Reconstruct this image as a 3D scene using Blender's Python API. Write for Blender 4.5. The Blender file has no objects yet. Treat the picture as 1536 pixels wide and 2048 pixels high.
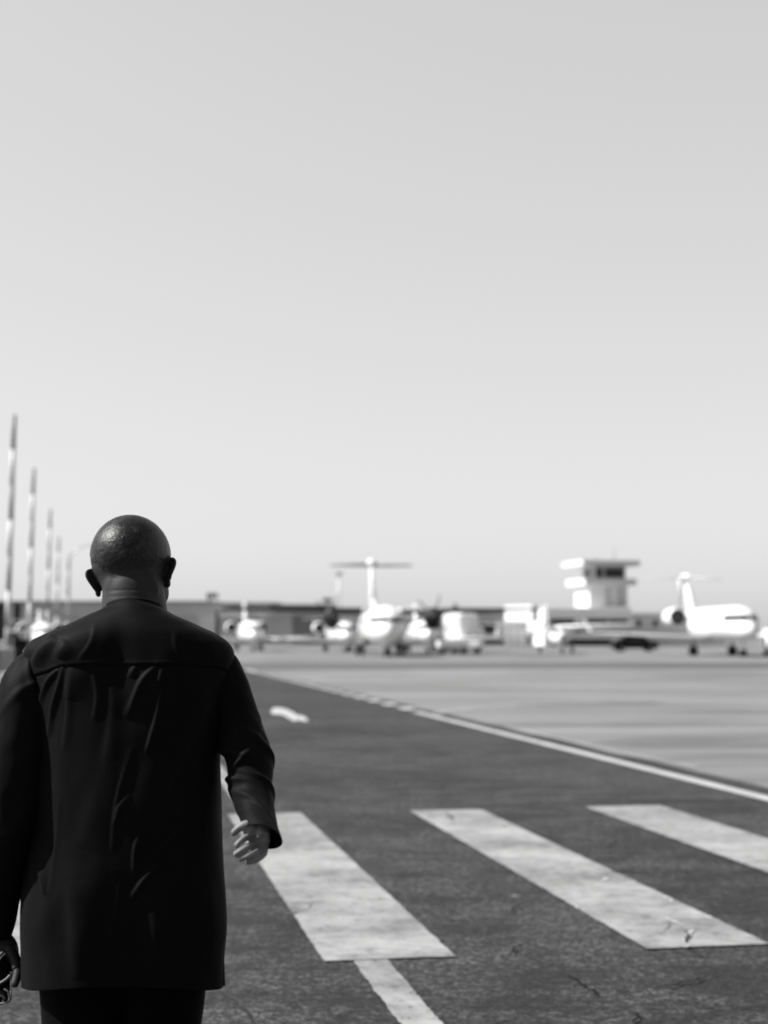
import bpy, math, random
import numpy as np
from mathutils import Vector, Matrix, noise
random.seed(7)
R = math.radians
S = bpy.context.scene
COL = S.collection

# ------------------------------------------------------------------ camera, sky, sun, exposure
FPX = 3000.0; CX, CY = 768.0, 1024.0; HOR = 1274.0; CAMH = 1.5
PITCH = math.atan((HOR - CY) / FPX)
cam_d = bpy.data.cameras.new("camera"); cam = bpy.data.objects.new("camera", cam_d); COL.objects.link(cam)
cam.location = (0, 0, CAMH); cam.rotation_euler = (math.pi / 2 + PITCH, 0, 0)
cam_d.sensor_fit = 'VERTICAL'; cam_d.sensor_height = 36.0; cam_d.lens = FPX / 2048 * 36
cam_d.clip_end = 6000; cam_d.clip_start = 0.05
cam_d.dof.use_dof = True; cam_d.dof.focus_distance = 3.7; cam_d.dof.aperture_fstop = 2.8
S.camera = cam
S.view_settings.view_transform = 'Standard'; S.view_settings.look = 'None'
S.view_settings.gamma = 1; S.view_settings.exposure = 0.8
SUN_EL, SUN_AZ = 43.0, -91.5          # azimuth measured clockwise from +Y
w = bpy.data.worlds.new("World"); S.world = w; w.use_nodes = True
nt = w.node_tree; nt.nodes.clear()
sky = nt.nodes.new('ShaderNodeTexSky'); sky.sky_type = 'NISHITA'; sky.sun_disc = False
sky.sun_elevation = R(SUN_EL); sky.sun_rotation = R(SUN_AZ); sky.altitude = 400
sky.air_density = 1.0; sky.dust_density = 2.5; sky.ozone_density = 1.0
bw = nt.nodes.new('ShaderNodeRGBToBW'); gm = nt.nodes.new('ShaderNodeMath'); gm.operation = 'POWER'
gm.inputs[1].default_value = 0.36
gk = nt.nodes.new('ShaderNodeMath'); gk.operation = 'MULTIPLY'; gk.inputs[1].default_value = 2.80
bg = nt.nodes.new('ShaderNodeBackground'); bg.inputs[1].default_value = 0.1
wo = nt.nodes.new('ShaderNodeOutputWorld')
nt.links.new(sky.outputs[0], bw.inputs[0]); nt.links.new(bw.outputs[0], gm.inputs[0])
# deeper sky towards the zenith, added to lower ambient fill on shaded cloth
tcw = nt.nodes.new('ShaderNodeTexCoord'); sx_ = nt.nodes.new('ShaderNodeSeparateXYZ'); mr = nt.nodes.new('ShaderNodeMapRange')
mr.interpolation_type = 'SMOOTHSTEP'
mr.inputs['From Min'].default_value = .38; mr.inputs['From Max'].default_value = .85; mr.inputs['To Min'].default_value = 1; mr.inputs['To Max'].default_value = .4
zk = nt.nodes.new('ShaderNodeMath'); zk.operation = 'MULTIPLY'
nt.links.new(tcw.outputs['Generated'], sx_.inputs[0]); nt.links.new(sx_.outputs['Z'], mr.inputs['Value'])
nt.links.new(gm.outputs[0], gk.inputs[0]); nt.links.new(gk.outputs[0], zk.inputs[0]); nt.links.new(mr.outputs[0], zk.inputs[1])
# sky behind the camera dimmed by hand, to cut fill light on the shirt
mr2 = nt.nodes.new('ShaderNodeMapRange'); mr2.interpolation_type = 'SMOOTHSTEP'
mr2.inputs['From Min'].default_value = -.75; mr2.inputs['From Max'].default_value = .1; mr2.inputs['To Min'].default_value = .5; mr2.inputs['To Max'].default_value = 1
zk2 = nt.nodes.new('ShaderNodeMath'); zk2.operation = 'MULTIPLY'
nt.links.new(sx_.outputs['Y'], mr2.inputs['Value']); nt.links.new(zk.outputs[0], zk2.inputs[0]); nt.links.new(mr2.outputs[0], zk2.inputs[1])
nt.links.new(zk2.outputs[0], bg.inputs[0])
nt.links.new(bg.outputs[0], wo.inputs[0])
sd = bpy.data.lights.new("sun", 'SUN'); sd.energy = 5.0; sd.angle = R(0.53); sd.color = (1, 0.995, 0.99)
so = bpy.data.objects.new("sun", sd); COL.objects.link(so); so.location = (-30, 5, 40)
SV = Vector((math.sin(R(SUN_AZ)) * math.cos(R(SUN_EL)), math.cos(R(SUN_AZ)) * math.cos(R(SUN_EL)), math.sin(R(SUN_EL))))
so.rotation_euler = SV.to_track_quat('Z', 'Y').to_euler()
S.cycles.use_denoising = True
S.cycles.max_bounces = 6

def P(px, py, Y):
    """world point seen at pixel (px,py) of the 1536x2048 picture, at world depth y=Y"""
    yc = FPX * math.cos(PITCH) - math.sin(PITCH) * (CY - py)
    zc = FPX * math.sin(PITCH) + math.cos(PITCH) * (CY - py)
    k = Y / yc
    return Vector(((px - CX) * k, Y, CAMH + zc * k))
FH = math.hypot(FPX, HOR - CY)
def X_at(px, Y): return (px - CX) * Y / FH
def PROJ(x, y, z):
    c_, s_ = math.cos(PITCH), math.sin(PITCH); dep = y * c_ + (z - CAMH) * s_; up = -y * s_ + (z - CAMH) * c_
    return CX + FPX * x / dep, CY - FPX * up / dep
def Z_at(py, Y): return P(768, py, Y).z

# ------------------------------------------------------------------ materials
def nmat(name):
    m = bpy.data.materials.new(name); m.use_nodes = True
    t = m.node_tree; t.nodes.clear()
    o = t.nodes.new('ShaderNodeOutputMaterial'); b = t.nodes.new('ShaderNodeBsdfPrincipled')
    t.links.new(b.outputs[0], o.inputs[0])
    return m, t, b
def N(t, kind, **kw):
    n = t.nodes.new(kind)
    for k, v in kw.items():
        if k.startswith('i_'):
            n.inputs[int(k[2:])].default_value = v
        else: setattr(n, k, v)
    return n
def L(t, a, b): t.links.new(a, b)
def ramp(t, src, pts):
    r = t.nodes.new('ShaderNodeValToRGB'); e = r.color_ramp.elements
    while len(e) < len(pts): e.new(0.5)
    for k, (p, v) in enumerate(pts):
        e[k].position = p; e[k].color = (v, v, v, 1)
    L(t, src, r.inputs[0]); return r.outputs[0]
def mth(t, op, a, b=None, clamp=False):
    n = t.nodes.new('ShaderNodeMath'); n.operation = op; n.use_clamp = clamp
    for k, v in enumerate((a, b)):
        if v is None: continue
        if isinstance(v, (int, float)): n.inputs[k].default_value = v
        else: L(t, v, n.inputs[k])
    return n.outputs[0]
def coords(t, scale=(1, 1, 1), rot=0):
    c = t.nodes.new('ShaderNodeTexCoord'); m = t.nodes.new('ShaderNodeMapping')
    m.inputs['Scale'].default_value = scale; m.inputs['Rotation'].default_value = (0, 0, rot)
    L(t, c.outputs['Object'], m.inputs[0]); return m.outputs[0]
def tex(t, vec, scale, detail=4, rough=.6, dist=0.0):
    n = t.nodes.new('ShaderNodeTexNoise'); n.inputs['Scale'].default_value = scale
    n.inputs['Detail'].default_value = detail; n.inputs['Roughness'].default_value = rough
    n.inputs['Distortion'].default_value = dist
    L(t, vec, n.inputs['Vector']); return n.outputs['Fac']
def grey(name, v, rough=.6, spec=.3, var=.12, scale=3.0, bump=0.0, bscale=40, metal=0.0):
    m, t, b = nmat(name)
    vec = coords(t)
    n = tex(t, vec, scale)
    L(t, ramp(t, n, [(.3, v * (1 - var)), (.7, v * (1 + var))]), b.inputs['Base Color'])
    b.inputs['Roughness'].default_value = rough; b.inputs['Specular IOR Level'].default_value = spec
    b.inputs['Metallic'].default_value = metal
    if bump:
        bn = t.nodes.new('ShaderNodeBump'); bn.inputs['Strength'].default_value = bump
        bn.inputs['Distance'].default_value = 0.01
        L(t, tex(t, vec, bscale), bn.inputs['Height']); L(t, bn.outputs[0], b.inputs['Normal'])
    return m

def asphalt_nodes(t, lo, hi, streak=1.0):
    """returns colour, height sockets of worn aggregate asphalt (object space metres)"""
    v = coords(t)
    big = tex(t, v, .35, 5, .65); mid = tex(t, v, 2.2, 5, .7, .4)
    # faint streaks across the road
    vs = coords(t, (.25, 2.0, 1), -.18)
    st = tex(t, vs, 1.6, 5, .65)
    base = mth(t, 'ADD', mth(t, 'MULTIPLY', big, .35), mth(t, 'ADD', mth(t, 'MULTIPLY', mid, .4), mth(t, 'MULTIPLY', st, .25 * streak)))
    col = ramp(t, base, [(.445, lo), (.545, hi)])
    g1 = tex(t, v, 60, 3, .85); g2 = tex(t, v, 20, 4, .85)
    gr = mth(t, 'ADD', mth(t, 'MULTIPLY', g1, .5), mth(t, 'MULTIPLY', g2, .5))
    gm_ = ramp(t, gr, [(.43, .12), (.505, .75), (.575, 3.6)])
    mul = t.nodes.new('ShaderNodeVectorMath'); mul.operation = 'MULTIPLY'
    L(t, col, mul.inputs[0]); L(t, gm_, mul.inputs[1])
    # cracks
    dn = t.nodes.new('ShaderNodeTexNoise'); dn.inputs['Scale'].default_value = 3.0; dn.inputs['Detail'].default_value = 5
    L(t, v, dn.inputs['Vector'])
    va = t.nodes.new('ShaderNodeVectorMath'); va.operation = 'MULTIPLY_ADD'
    va.inputs[1].default_value = (.35, .35, 0); L(t, dn.outputs['Color'], va.inputs[0]); L(t, v, va.inputs[2])
    vo = t.nodes.new('ShaderNodeTexVoronoi'); vo.feature = 'DISTANCE_TO_EDGE'; vo.inputs['Scale'].default_value = .55
    L(t, va.outputs[0], vo.inputs['Vector'])
    msk = ramp(t, tex(t, v, 1.1, 3, .6), [(.52, 0), (.60, 1)])
    crk = mth(t, 'MULTIPLY', ramp(t, vo.outputs['Distance'], [(.0, 1), (.007, 0)]), msk)
    mx = t.nodes.new('ShaderNodeMix'); mx.data_type = 'RGBA'
    L(t, crk, mx.inputs['Factor']); L(t, mul.outputs[0], mx.inputs['A']); mx.inputs['B'].default_value = (.012, .012, .012, 1)
    h = mth(t, 'SUBTRACT', gr, mth(t, 'MULTIPLY', crk, 1.5))
    return mx.outputs['Result'], h, v, gr, crk
def bumpify(t, b, h, strength, dist):
    bn = t.nodes.new('ShaderNodeBump'); bn.inputs['Strength'].default_value = strength
    bn.inputs['Distance'].default_value = dist
    L(t, h, bn.inputs['Height']); L(t, bn.outputs[0], b.inputs['Normal'])

m_road, t, b = nmat("asphalt_dark")
c, h, *_ = asphalt_nodes(t, .0085, .030)
L(t, c, b.inputs['Base Color']); b.inputs['Roughness'].default_value = .75; b.inputs['Specular IOR Level'].default_value = .35
bumpify(t, b, h, .7, .008)

m_paint, t, b = nmat("road_paint_worn")
c, h, v, gr, crk = asphalt_nodes(t, .07, .1)
vs = coords(t, (.9, 1.0, 1), -.3)
wear = tex(t, vs, 1.3, 10, .72, .15); wear2 = tex(t, v, 11, 6, .8)
f = mth(t, 'ADD', mth(t, 'MULTIPLY', wear, .6), mth(t, 'MULTIPLY', wear2, .3))
f = mth(t, 'ADD', f, mth(t, 'MULTIPLY', gr, .15))
dirt = ramp(t, f, [(.44, .13), (.50, .20), (.54, .25), (.62, .33)])
keep = ramp(t, mth(t, 'ADD', mth(t, 'MULTIPLY', wear2, .6), mth(t, 'MULTIPLY', gr, .4)), [(.39, 0), (.43, 1)])
keep = mth(t, 'MULTIPLY', keep, mth(t, 'SUBTRACT', 1.0, crk))
mx = t.nodes.new('ShaderNodeMix'); mx.data_type = 'RGBA'
L(t, keep, mx.inputs['Factor']); L(t, c, mx.inputs['A']); L(t, dirt, mx.inputs['B'])
L(t, mx.outputs['Result'], b.inputs['Base Color']); b.inputs['Roughness'].default_value = .7
b.inputs['Specular IOR Level'].default_value = .3
bumpify(t, b, h, .35, .006)

m_apron, t, b = nmat("apron_concrete")
v = coords(t)
vs = coords(t, (.06, .7, 1), 0.0)
n1 = tex(t, vs, .9, 7, .65, .6); n2 = tex(t, v, .12, 5, .6); n3 = tex(t, v, 30, 3, .7)
f = mth(t, 'ADD', mth(t, 'MULTIPLY', n1, .6), mth(t, 'MULTIPLY', n2, .4))
col = ramp(t, f, [(.40, .100), (.46, .150), (.54, .190), (.62, .230)])
gmul = t.nodes.new('ShaderNodeVectorMath'); gmul.operation = 'MULTIPLY'
L(t, col, gmul.inputs[0]); L(t, ramp(t, n3, [(.3, .75), (.7, 1.25)]), gmul.inputs[1])
sp_ = t.nodes.new('ShaderNodeSeparateXYZ'); L(t, coords(t, (1, 1, 1), .06), sp_.inputs[0])
def joint(ax, per):
    fr_ = mth(t, 'FRACT', mth(t, 'MULTIPLY', sp_.outputs[ax], 1 / per)); return mth(t, 'LESS_THAN', mth(t, 'ABSOLUTE', mth(t, 'SUBTRACT', fr_, .5)), .05 / per)
jt = joint('Y', 7.5)
gj = t.nodes.new('ShaderNodeVectorMath'); gj.operation = 'SCALE'; L(t, gmul.outputs[0], gj.inputs[0]); L(t, mth(t, 'SUBTRACT', 1.0, mth(t, 'MULTIPLY', jt, .25)), gj.inputs['Scale'])
L(t, gj.outputs[0], b.inputs['Base Color']); b.inputs['Roughness'].default_value = .85; b.inputs['Specular IOR Level'].default_value = .2
b.inputs['Specular IOR Level'].default_value = .2

m_strip = grey("taxi_strip_asphalt", .095, .85, .2, .25, .08)
m_faint = grey("faint_paint", .25, .8, .2, .25, 1.5)

m_white = grey("aircraft_white_paint", .80, .30, .5, .03, .6)
m_offw = grey("white_trim", .62, .4, .4, .06, 1.5)
m_dark = grey("dark_rubber", .02, .7, .2, .2, 6)
m_glass = grey("dark_glass", .02, .08, .5, .1, 2)
m_steel = grey("grey_metal", .28, .35, .5, .1, 3, metal=.6)
m_blade = grey("propeller_black", .007, .4, .4, .1, 3)
m_nacdk = grey("nacelle_dark_grey", .015, .45, .4, .1, 2)
m_hang = grey("hangar_sheet_grey", .52, .7, .2, .08, .25)
m_hang2 = grey("hangar_sheet_midgrey", .42, .7, .2, .1, .3)
m_pale = grey("pale_render", .62, .8, .2, .06, .3)
m_wall = grey("terminal_render", .80, .8, .2, .05, .25)
m_roofd = grey("roof_edge_dark", .18, .8, .2, .1, .4)
m_shade = grey("opening_dark", .05, .8, .2, .2, .6)
m_mastd = grey("mast_dark_paint", .22, .5, .3, .1, 2)
m_mastw = grey("mast_white_paint", .60, .5, .3, .06, 2)
m_van = grey("van_grey_paint", .22, .35, .4, .06, 1)
m_car = grey("car_black_paint", .008, .35, .2, .1, 1)
m_tree = grey("far_foliage", .05, .9, .1, .4, 1.5)

# ------------------------------------------------------------------ mesh helpers
class MB:
    def __init__(s): s.v = []; s.f = []
    def add(s, vs, fs):
        k = len(s.v); s.v += [tuple(p) for p in vs]; s.f += [tuple(i + k for i in q) for q in fs]; return s
    def box(s, x0, x1, y0, y1, z0, z1):
        vs = [(x, y, z) for z in (z0, z1) for y in (y0, y1) for x in (x0, x1)]
        return s.add(vs, [(0, 2, 3, 1), (4, 5, 7, 6), (0, 1, 5, 4), (2, 6, 7, 3), (0, 4, 6, 2), (1, 3, 7, 5)])
    def rings(s, rs, caps=True):
        n = len(rs[0]); k = len(s.v)
        for r in rs: s.v += [tuple(p) for p in r]
        for i in range(len(rs) - 1):
            for j in range(n):
                j2 = (j + 1) % n
                s.f.append((k + i * n + j, k + i * n + j2, k + (i + 1) * n + j2, k + (i + 1) * n + j))
        if caps:
            s.f.append(tuple(k + j for j in reversed(range(n)))); s.f.append(tuple(k + (len(rs) - 1) * n + j for j in range(n)))
        return s
    def tube(s, pts, rad, n=16, flat=1.0, up=None, caps=True):
        pts = [Vector(p) for p in pts]
        if not hasattr(rad, '__len__'): rad = [rad] * len(pts)
        ref = Vector(up) if up else None; rs = []
        for i, p in enumerate(pts):
            d = (pts[min(i + 1, len(pts) - 1)] - pts[max(i - 1, 0)]).normalized()
            if ref is None: ref = Vector((0, 0, 1)) if abs(d.z) < .9 else Vector((1, 0, 0))
            a = d.cross(ref).normalized(); c = a.cross(d).normalized(); ref = c
            rs.append([p + (a * math.cos(q) + c * math.sin(q) * flat) * rad[i] for q in (2 * math.pi * j / n for j in range(n))])
        return s.rings(rs, caps)
    def ball(s, c, r, n=24, m=14, M=None):
        c = Vector(c); r = r if hasattr(r, '__len__') else (r, r, r)
        rs = []
        for i in range(1, m):
            th = math.pi * i / m; ring = []
            for j in range(n):
                ph = 2 * math.pi * j / n
                p = Vector((r[0] * math.sin(th) * math.cos(ph), r[1] * math.sin(th) * math.sin(ph), r[2] * math.cos(th)))
                if M: p = M @ p
                ring.append(c + p)
            rs.append(ring)
        s.rings(rs[::-1], False)
        k = len(s.v); top = Vector((0, 0, r[2])); bot = Vector((0, 0, -r[2]))
        if M: top = M @ top; bot = M @ bot
        s.v += [tuple(c + top), tuple(c + bot)]
        b0 = k - n * (m - 1)
        for j in range(n):
            s.f.append((b0 + (m - 2) * n + j, b0 + (m - 2) * n + (j + 1) % n, k))
            s.f.append((b0 + (j + 1) % n, b0 + j, k + 1))
        return s
    def build(s, name, mat, parent=None, smooth=False, bevel=0):
        me = bpy.data.meshes.new(name); me.from_pydata(s.v, [], s.f); me.update()
        o = bpy.data.objects.new(name, me); COL.objects.link(o)
        me.materials.append(mat)
        if smooth: me.polygons.foreach_set('use_smooth', [True] * len(me.polygons))
        if bevel:
            bm_ = o.modifiers.new('bevel', 'BEVEL'); bm_.width = bevel; bm_.segments = 2; bm_.limit_method = 'ANGLE'
        if parent: o.parent = parent
        return o
def smooth_path(pts, k=6):
    """Catmull-Rom through tuples of any length"""
    out = []
    P_ = [pts[0]] + list(pts) + [pts[-1]]
    for i in range(1, len(P_) - 2):
        p0, p1, p2, p3 = (np.array(P_[i + q], float) for q in (-1, 0, 1, 2))
        for u in np.linspace(0, 1, k, endpoint=False):
            out.append(tuple(.5 * ((2 * p1) + (-p0 + p2) * u + (2 * p0 - 5 * p1 + 4 * p2 - p3) * u * u + (-p0 + 3 * p1 - 3 * p2 + p3) * u ** 3)))
    out.append(tuple(P_[-2])); return out
def tag(o, label, cat, group=None):
    o['label'] = label; o['category'] = cat
    if group: o['group'] = group
    return o
def empty(name, loc, rz=0, label=None, cat=None, group=None):
    o = bpy.data.objects.new(name, None); COL.objects.link(o)
    o.location = loc; o.rotation_euler = (0, 0, rz); o.empty_display_size = .3
    if label: tag(o, label, cat, group)
    return o
def struct(o): o['kind'] = 'structure'; return o
def copy_tree(o, parent=None):
    c = o.copy(); COL.objects.link(c); c.parent = parent
    for ch in list(o.children): copy_tree(ch, c)
    return c

# ------------------------------------------------------------------ ground, road and markings (road frame: t across, s along)
DV = Vector((X_at(222, 1), 1)).normalized(); NV = Vector((DV.y, -DV.x))
def G(t_, s_, z): q = NV * t_ + DV * s_; return (q.x, q.y, z)
def GP(px, py, z=0):
    yc = FPX * math.cos(PITCH) - math.sin(PITCH) * (CY - py); zc = FPX * math.sin(PITCH) + math.cos(PITCH) * (CY - py)
    return P(px, py, -CAMH / zc * yc)
def ts(px, py):
    p = GP(px, py); q = Vector((p.x, p.y)); return q.dot(NV), q.dot(DV)
def sheet(name, pts, z, mat):
    mb = MB(); mb.add([(p[0], p[1], z) for p in pts], [tuple(range(len(pts)))])
    return struct(mb.build(name, mat))
mb = MB(); mb.add([(-2500, -400, 0), (2500, -400, 0), (2500, 4200, 0), (-2500, 4200, 0)], [(0, 1, 2, 3)])
struct(mb.build('ground', m_apron))
# asphalt road with slightly ragged edges
left, right = [], []
s_ = -25.0
while s_ < 74:
    left.append(G(-2.15 + .05 * noise.noise((s_ * .8, 3, 0)), s_, 0)); right.append(G(6.46 + .10 * noise.noise((s_ * .5, 9, 0)), s_, 0)); s_ += .5
sheet('road', left + right[::-1], .004, m_road)
# dark asphalt strip crossing the apron far off
sheet('taxi_strip', [(-60, 71, 0), (49, 71.5, 0), (47, 88, 0), (-60, 88, 0)], .008, m_strip)
def poly_mark(name, corners, z, mat, sub=40, jag=.0035):
    """quad marking with slightly uneven edges"""
    out = []
    for i in range(4):
        a = Vector(corners[i][:2]); b_ = Vector(corners[(i + 1) % 4][:2]); n_ = max(2, int((b_ - a).length / .015))
        for k in range(n_):
            p = a.lerp(b_, k / n_)
            if k: p = p + Vector((noise.noise((p.x * 9, p.y * 9, z * 99)), noise.noise((p.x * 9, p.y * 9, 5)))) * jag * 1.5 + Vector((noise.noise((p.x * 34, p.y * 34, 7)), noise.noise((p.x * 34, p.y * 34, 8)))) * jag * 2.2
            out.append((p.x, p.y))
    return sheet(name, out, z, mat)
sA, sB = 7.0, 12.84
for (ta, tb) in ((-.58, .03), (.988, 1.61), (2.55, 3.178), (4.125, 4.815)):
    if tb < -1: continue
    poly_mark('crosswalk_stripe', [G(ta, sA, 0), G(tb, sA, 0), G(tb, sB, 0), G(ta, sB, 0)], .012, m_paint)
poly_mark('lane_line', [G(1.124, -5, 0), G(1.286, -5, 0), G(1.286, 18.5, 0), G(1.124, 18.5, 0)], .008, m_paint)
m_edge = grey("edge_line_paint", .38, .7, .3, .18, 2.5)
poly_mark('edge_line', [G(5.93, -5, 0), G(6.11, -5, 0), G(6.11, 29.7, 0), G(5.93, 29.7, 0)], .008, m_edge)
s_ = 30.75; mb = MB()
while s_ < 64:
    q = [G(5.98, s_, .008), G(6.28, s_, .008), G(6.28, s_ + .85, .008), G(5.98, s_ + .85, .008)]
    mb.add(q, [(0, 1, 2, 3)]); s_ += 1.98
mb.add([G(6.03, 64.5, .008), G(6.28, 64.5, .008), G(6.28, 70, .008), G(6.03, 70, .008)], [(0, 1, 2, 3)])
struct(mb.build('dashed_edge_line', grey('dash_paint', .50, .7, .3, .1, 2.5)))
# bent white arrow on the far part of the road
def gpoly(name, pix, z, mat): return sheet(name, [GP(x, y) for x, y in pix], z, mat)
gpoly('road_arrow', [(541, 1424), (545, 1417), (556, 1415.5), (570, 1418), (584, 1424), (597, 1432), (604, 1431.5), (613, 1437), (617, 1442), (608, 1443.5), (597, 1440.5), (589, 1443.5), (578, 1438), (567, 1431), (556, 1429), (545, 1429)], .008, m_edge)
# faint old lines on the apron
def gline(name, pix, wm, mat, z=.006):
    c_ = [GP(x, y) for x, y in pix]; a, b_ = [], []
    for i, p in enumerate(c_):
        d = (c_[min(i + 1, len(c_) - 1)] - c_[max(i - 1, 0)]); d.z = 0; d.normalize(); n_ = Vector((-d.y, d.x, 0)) * wm / 2
        a.append(p + n_); b_.append(p - n_)
    return sheet(name, a + b_[::-1], z, mat)
gline('apron_line', [tuple(q) for q in smooth_path([(872, 1427), (900, 1422), (1000, 1411), (1150, 1404), (1350, 1400), (1700, 1398)])], .28, m_faint)
gline('apron_seam', [tuple(q) for q in smooth_path([(1010, 1452), (1120, 1478), (1240, 1505), (1400, 1535)])], .10, m_faint)
m_stain = grey("apron_dark_patch", .135, .85, .2, .2, .3)
def patch(pix, z=.0045):
    pts = smooth_path([tuple(p) for p in pix] + [pix[0]], 8)[:-1]
    return sheet('apron_patch', [GP(x, y) for x, y in pts], z, m_stain)
patch([(1030, 1407), (1130, 1402), (1320, 1405), (1230, 1411), (1100, 1412)])
patch([(1180, 1486), (1300, 1472), (1500, 1471), (1800, 1478), (1800, 1494), (1500, 1496), (1300, 1494)])

m_crack = grey("crack_tar_dark", .008, .9, .1, .2, 20)
def crack(pix, wm, name='road_crack', mat=None, z=.016):
    c_ = [GP(*q) for q in smooth_path(pix, 7)]; a, b_ = [], []
    for i, p in enumerate(c_):
        d = c_[min(i + 1, len(c_) - 1)] - c_[max(i - 1, 0)]; d.z = 0; d.normalize()
        p = p + Vector((-d.y, d.x, 0)) * .03 * noise.noise((p.x * 14, p.y * 14, 2)); u = i / (len(c_) - 1)
        hw = wm / 2 * (.25 + .75 * math.sin(math.pi * u)) * (.25 + abs(noise.noise((p.x * 30, p.y * 30, 4))) * 1.3)
        n_ = Vector((-d.y, d.x, 0)) * hw; a.append(p + n_); b_.append(p - n_)
    mb = MB(); n = len(a)
    mb.add([(q.x, q.y, z) for q in a + b_], [(i, i + 1, n + i + 1, n + i) for i in range(n - 1)])
    return struct(mb.build(name, mat or m_crack))
for pix, wm in (([(1215, 1987), (1290, 1984), (1350, 1976), (1400, 1966), (1440, 1952)], .022), ([(1385, 2012), (1450, 2020), (1560, 2024)], .020),
                ([(1115, 1952), (1150, 1965), (1180, 1985), (1198, 1998)], .026), ([(1015, 1831), (1032, 1820), (1048, 1812)], .022),
                ([(1212, 1700), (1224, 1692), (1232, 1684)], .03), ([(1244, 1748), (1258, 1744), (1272, 1742)], .04), ([(1395, 1726), (1415, 1724), (1436, 1724)], .03),
                ([(1270, 2032), (1276, 2040), (1270, 2056)], .022), ([(1018, 1914), (1034, 1902), (1046, 1896)], .02), ([(1106, 1938), (1122, 1934)], .02),
                ([(1378, 1905), (1392, 1912), (1406, 1924)], .016), ([(600, 1968), (614, 1966), (622, 1968)], .014)):
    crack(pix, wm)
m_flake = grey("paint_flake_white", .46, .6, .3, .1, 20)
for pix, wm in (([(1330, 1797), (1342, 1806), (1350, 1811)], .028), ([(1332, 1840), (1340, 1846), (1352, 1851), (1366, 1858)], .03), ([(1370, 1862), (1380, 1870), (1374, 1884), (1369, 1902)], .028), ([(1207, 1768), (1211, 1760)], .03), ([(1140, 1814), (1160, 1823)], .02), ([(1024, 1796), (1036, 1799)], .025)):
    crack(pix, wm, 'paint_flake', m_flake, .018)
crack([(1368, 1868), (1376, 1876), (1370, 1896)], .02, z=.020)

# ------------------------------------------------------------------ buildings
def pbox(mb, l, r_, yt, yb, Y, depth, off=0):
    """box whose front face fills pixels l..r_, yt..yb at distance Y"""
    z0 = Z_at(yb, Y) if yb is not None else 0.0
    return mb.box(X_at(l, Y), X_at(r_, Y), Y - off, Y + depth, max(z0, 0.0), Z_at(yt, Y))
def building(name, l, r_, yt, Y, depth, mat, label, cat='building', roofcap=None):
    root = empty(name, (X_at((l + r_) / 2, Y), Y, 0), 0, label, cat)
    inv = Matrix.Translation(-root.location)
    def part(pn, mb, m):
        mb.v = [tuple(inv @ Vector(v)) for v in mb.v]; return mb.build(pn, m, root)
    mb = MB(); pbox(mb, l, r_, yt, None, Y, depth); part('wall', mb, mat)
    root_part[root.name] = part
    return root, part
root_part = {}
Y = 285
h1, pt = building('long_hangar', -160, 430, 1205, Y, 40, m_hang, 'long low grey hangar at the left end of the apron, behind the striped masts')
mb = MB(); pbox(mb, -162, 433, 1202, 1205, Y, 41, 1.0); pt('roof', mb, m_roofd)
mb = MB(); pbox(mb, -70, 11, 1207, None, Y, .3, .15); pt('door', mb, m_shade)
mb = MB(); pbox(mb, 27, 40, 1207, None, Y, .3, .15); pt('door', mb, m_shade)
mb = MB(); pbox(mb, 415, 419, 1192, 1202, Y + 4, 1); pbox(mb, 412, 434, 1186, 1196, Y + 4.5, 2); pt('roof_vent', mb, m_steel)
for k in range(6):
    mb = MB(); pbox(mb, 60 + k * 58, 60 + k * 58 + 46, 1232, None, Y, .3, .12); pt('sliding_door', mb, m_hang2)
bb, pt = building('pale_shed', 434, 556, 1207, 330, 25, m_pale, 'pale flat shed rising behind the roof of the grey hangar left of the turboprop')
mb = MB(); pbox(mb, 433, 558, 1204.5, 1207, 330, 26, .6); pt('roof', mb, m_offw)
Y = 280
h2, pt = building('door_hangar', 438, 664, 1219, Y, 30, m_hang2, 'grey hangar with a darker sliding door, behind the small jet with round engines')
mb = MB(); pbox(mb, 540, 668, 1209, 1218.9, Y + .6, 29, 2); pt('roof', mb, m_roofd)
mb = MB(); pbox(mb, 586, 655, 1231, None, Y, .3, .2); pt('sliding_door', mb, m_roofd)
mb = MB(); pbox(mb, 438, 664, 1226, 1228, Y, .3, .1); pt('fascia', mb, m_pale)
mb = MB(); pbox(mb, 651, 655, 1203, 1209, Y + 3, 1); pbox(mb, 645, 665, 1196, 1204, Y + 3.4, 2); pt('roof_vent', mb, m_steel)
Y = 270
h3, pt = building('low_apron_building', 666, 1012, 1229, Y, 30, m_pale, 'pale low building with a dark flat roof edge, behind the T-tail turboprop')
mb = MB(); pbox(mb, 664, 1014, 1220, 1229, Y + .01, 30, 2.5); pt('roof', mb, m_roofd)
mb = MB(); pbox(mb, 942, 1008, 1234, 1242, Y, .3, .14); pt('upper_wall', mb, m_hang2)
mb = MB(); pbox(mb, 942, 990, 1244, 1268, Y, .3, .16); pt('window', mb, m_shade)
mb = MB(); pbox(mb, 948, 1008, 1281, None, Y, .3, .16); pt('door', mb, m_shade)
for k in range(3):
    mb = MB(); pbox(mb, 690 + k * 60, 722 + k * 60, 1252, 1266, Y, .3, .12); pt('window', mb, m_shade)
mb = MB(); pbox(mb, 909, 912, 1205, 1220, Y + 4, .8); pbox(mb, 905, 917, 1211, 1219, Y + 5, 2); pt('roof_vent', mb, m_steel)
Y = 250
h4, pt = building('terminal_building', 1088, 1262, 1217, Y, 30, m_wall, 'two storey pale terminal with a deep fascia and dark window band, under the control tower')
mb = MB(); pbox(mb, 1086, 1263.5, 1215, 1217, Y, 31, .6); pbox(mb, 1086, 1262, 1217.01, 1236, Y + .01, .6, .9); pt('fascia', mb, m_wall)
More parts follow.
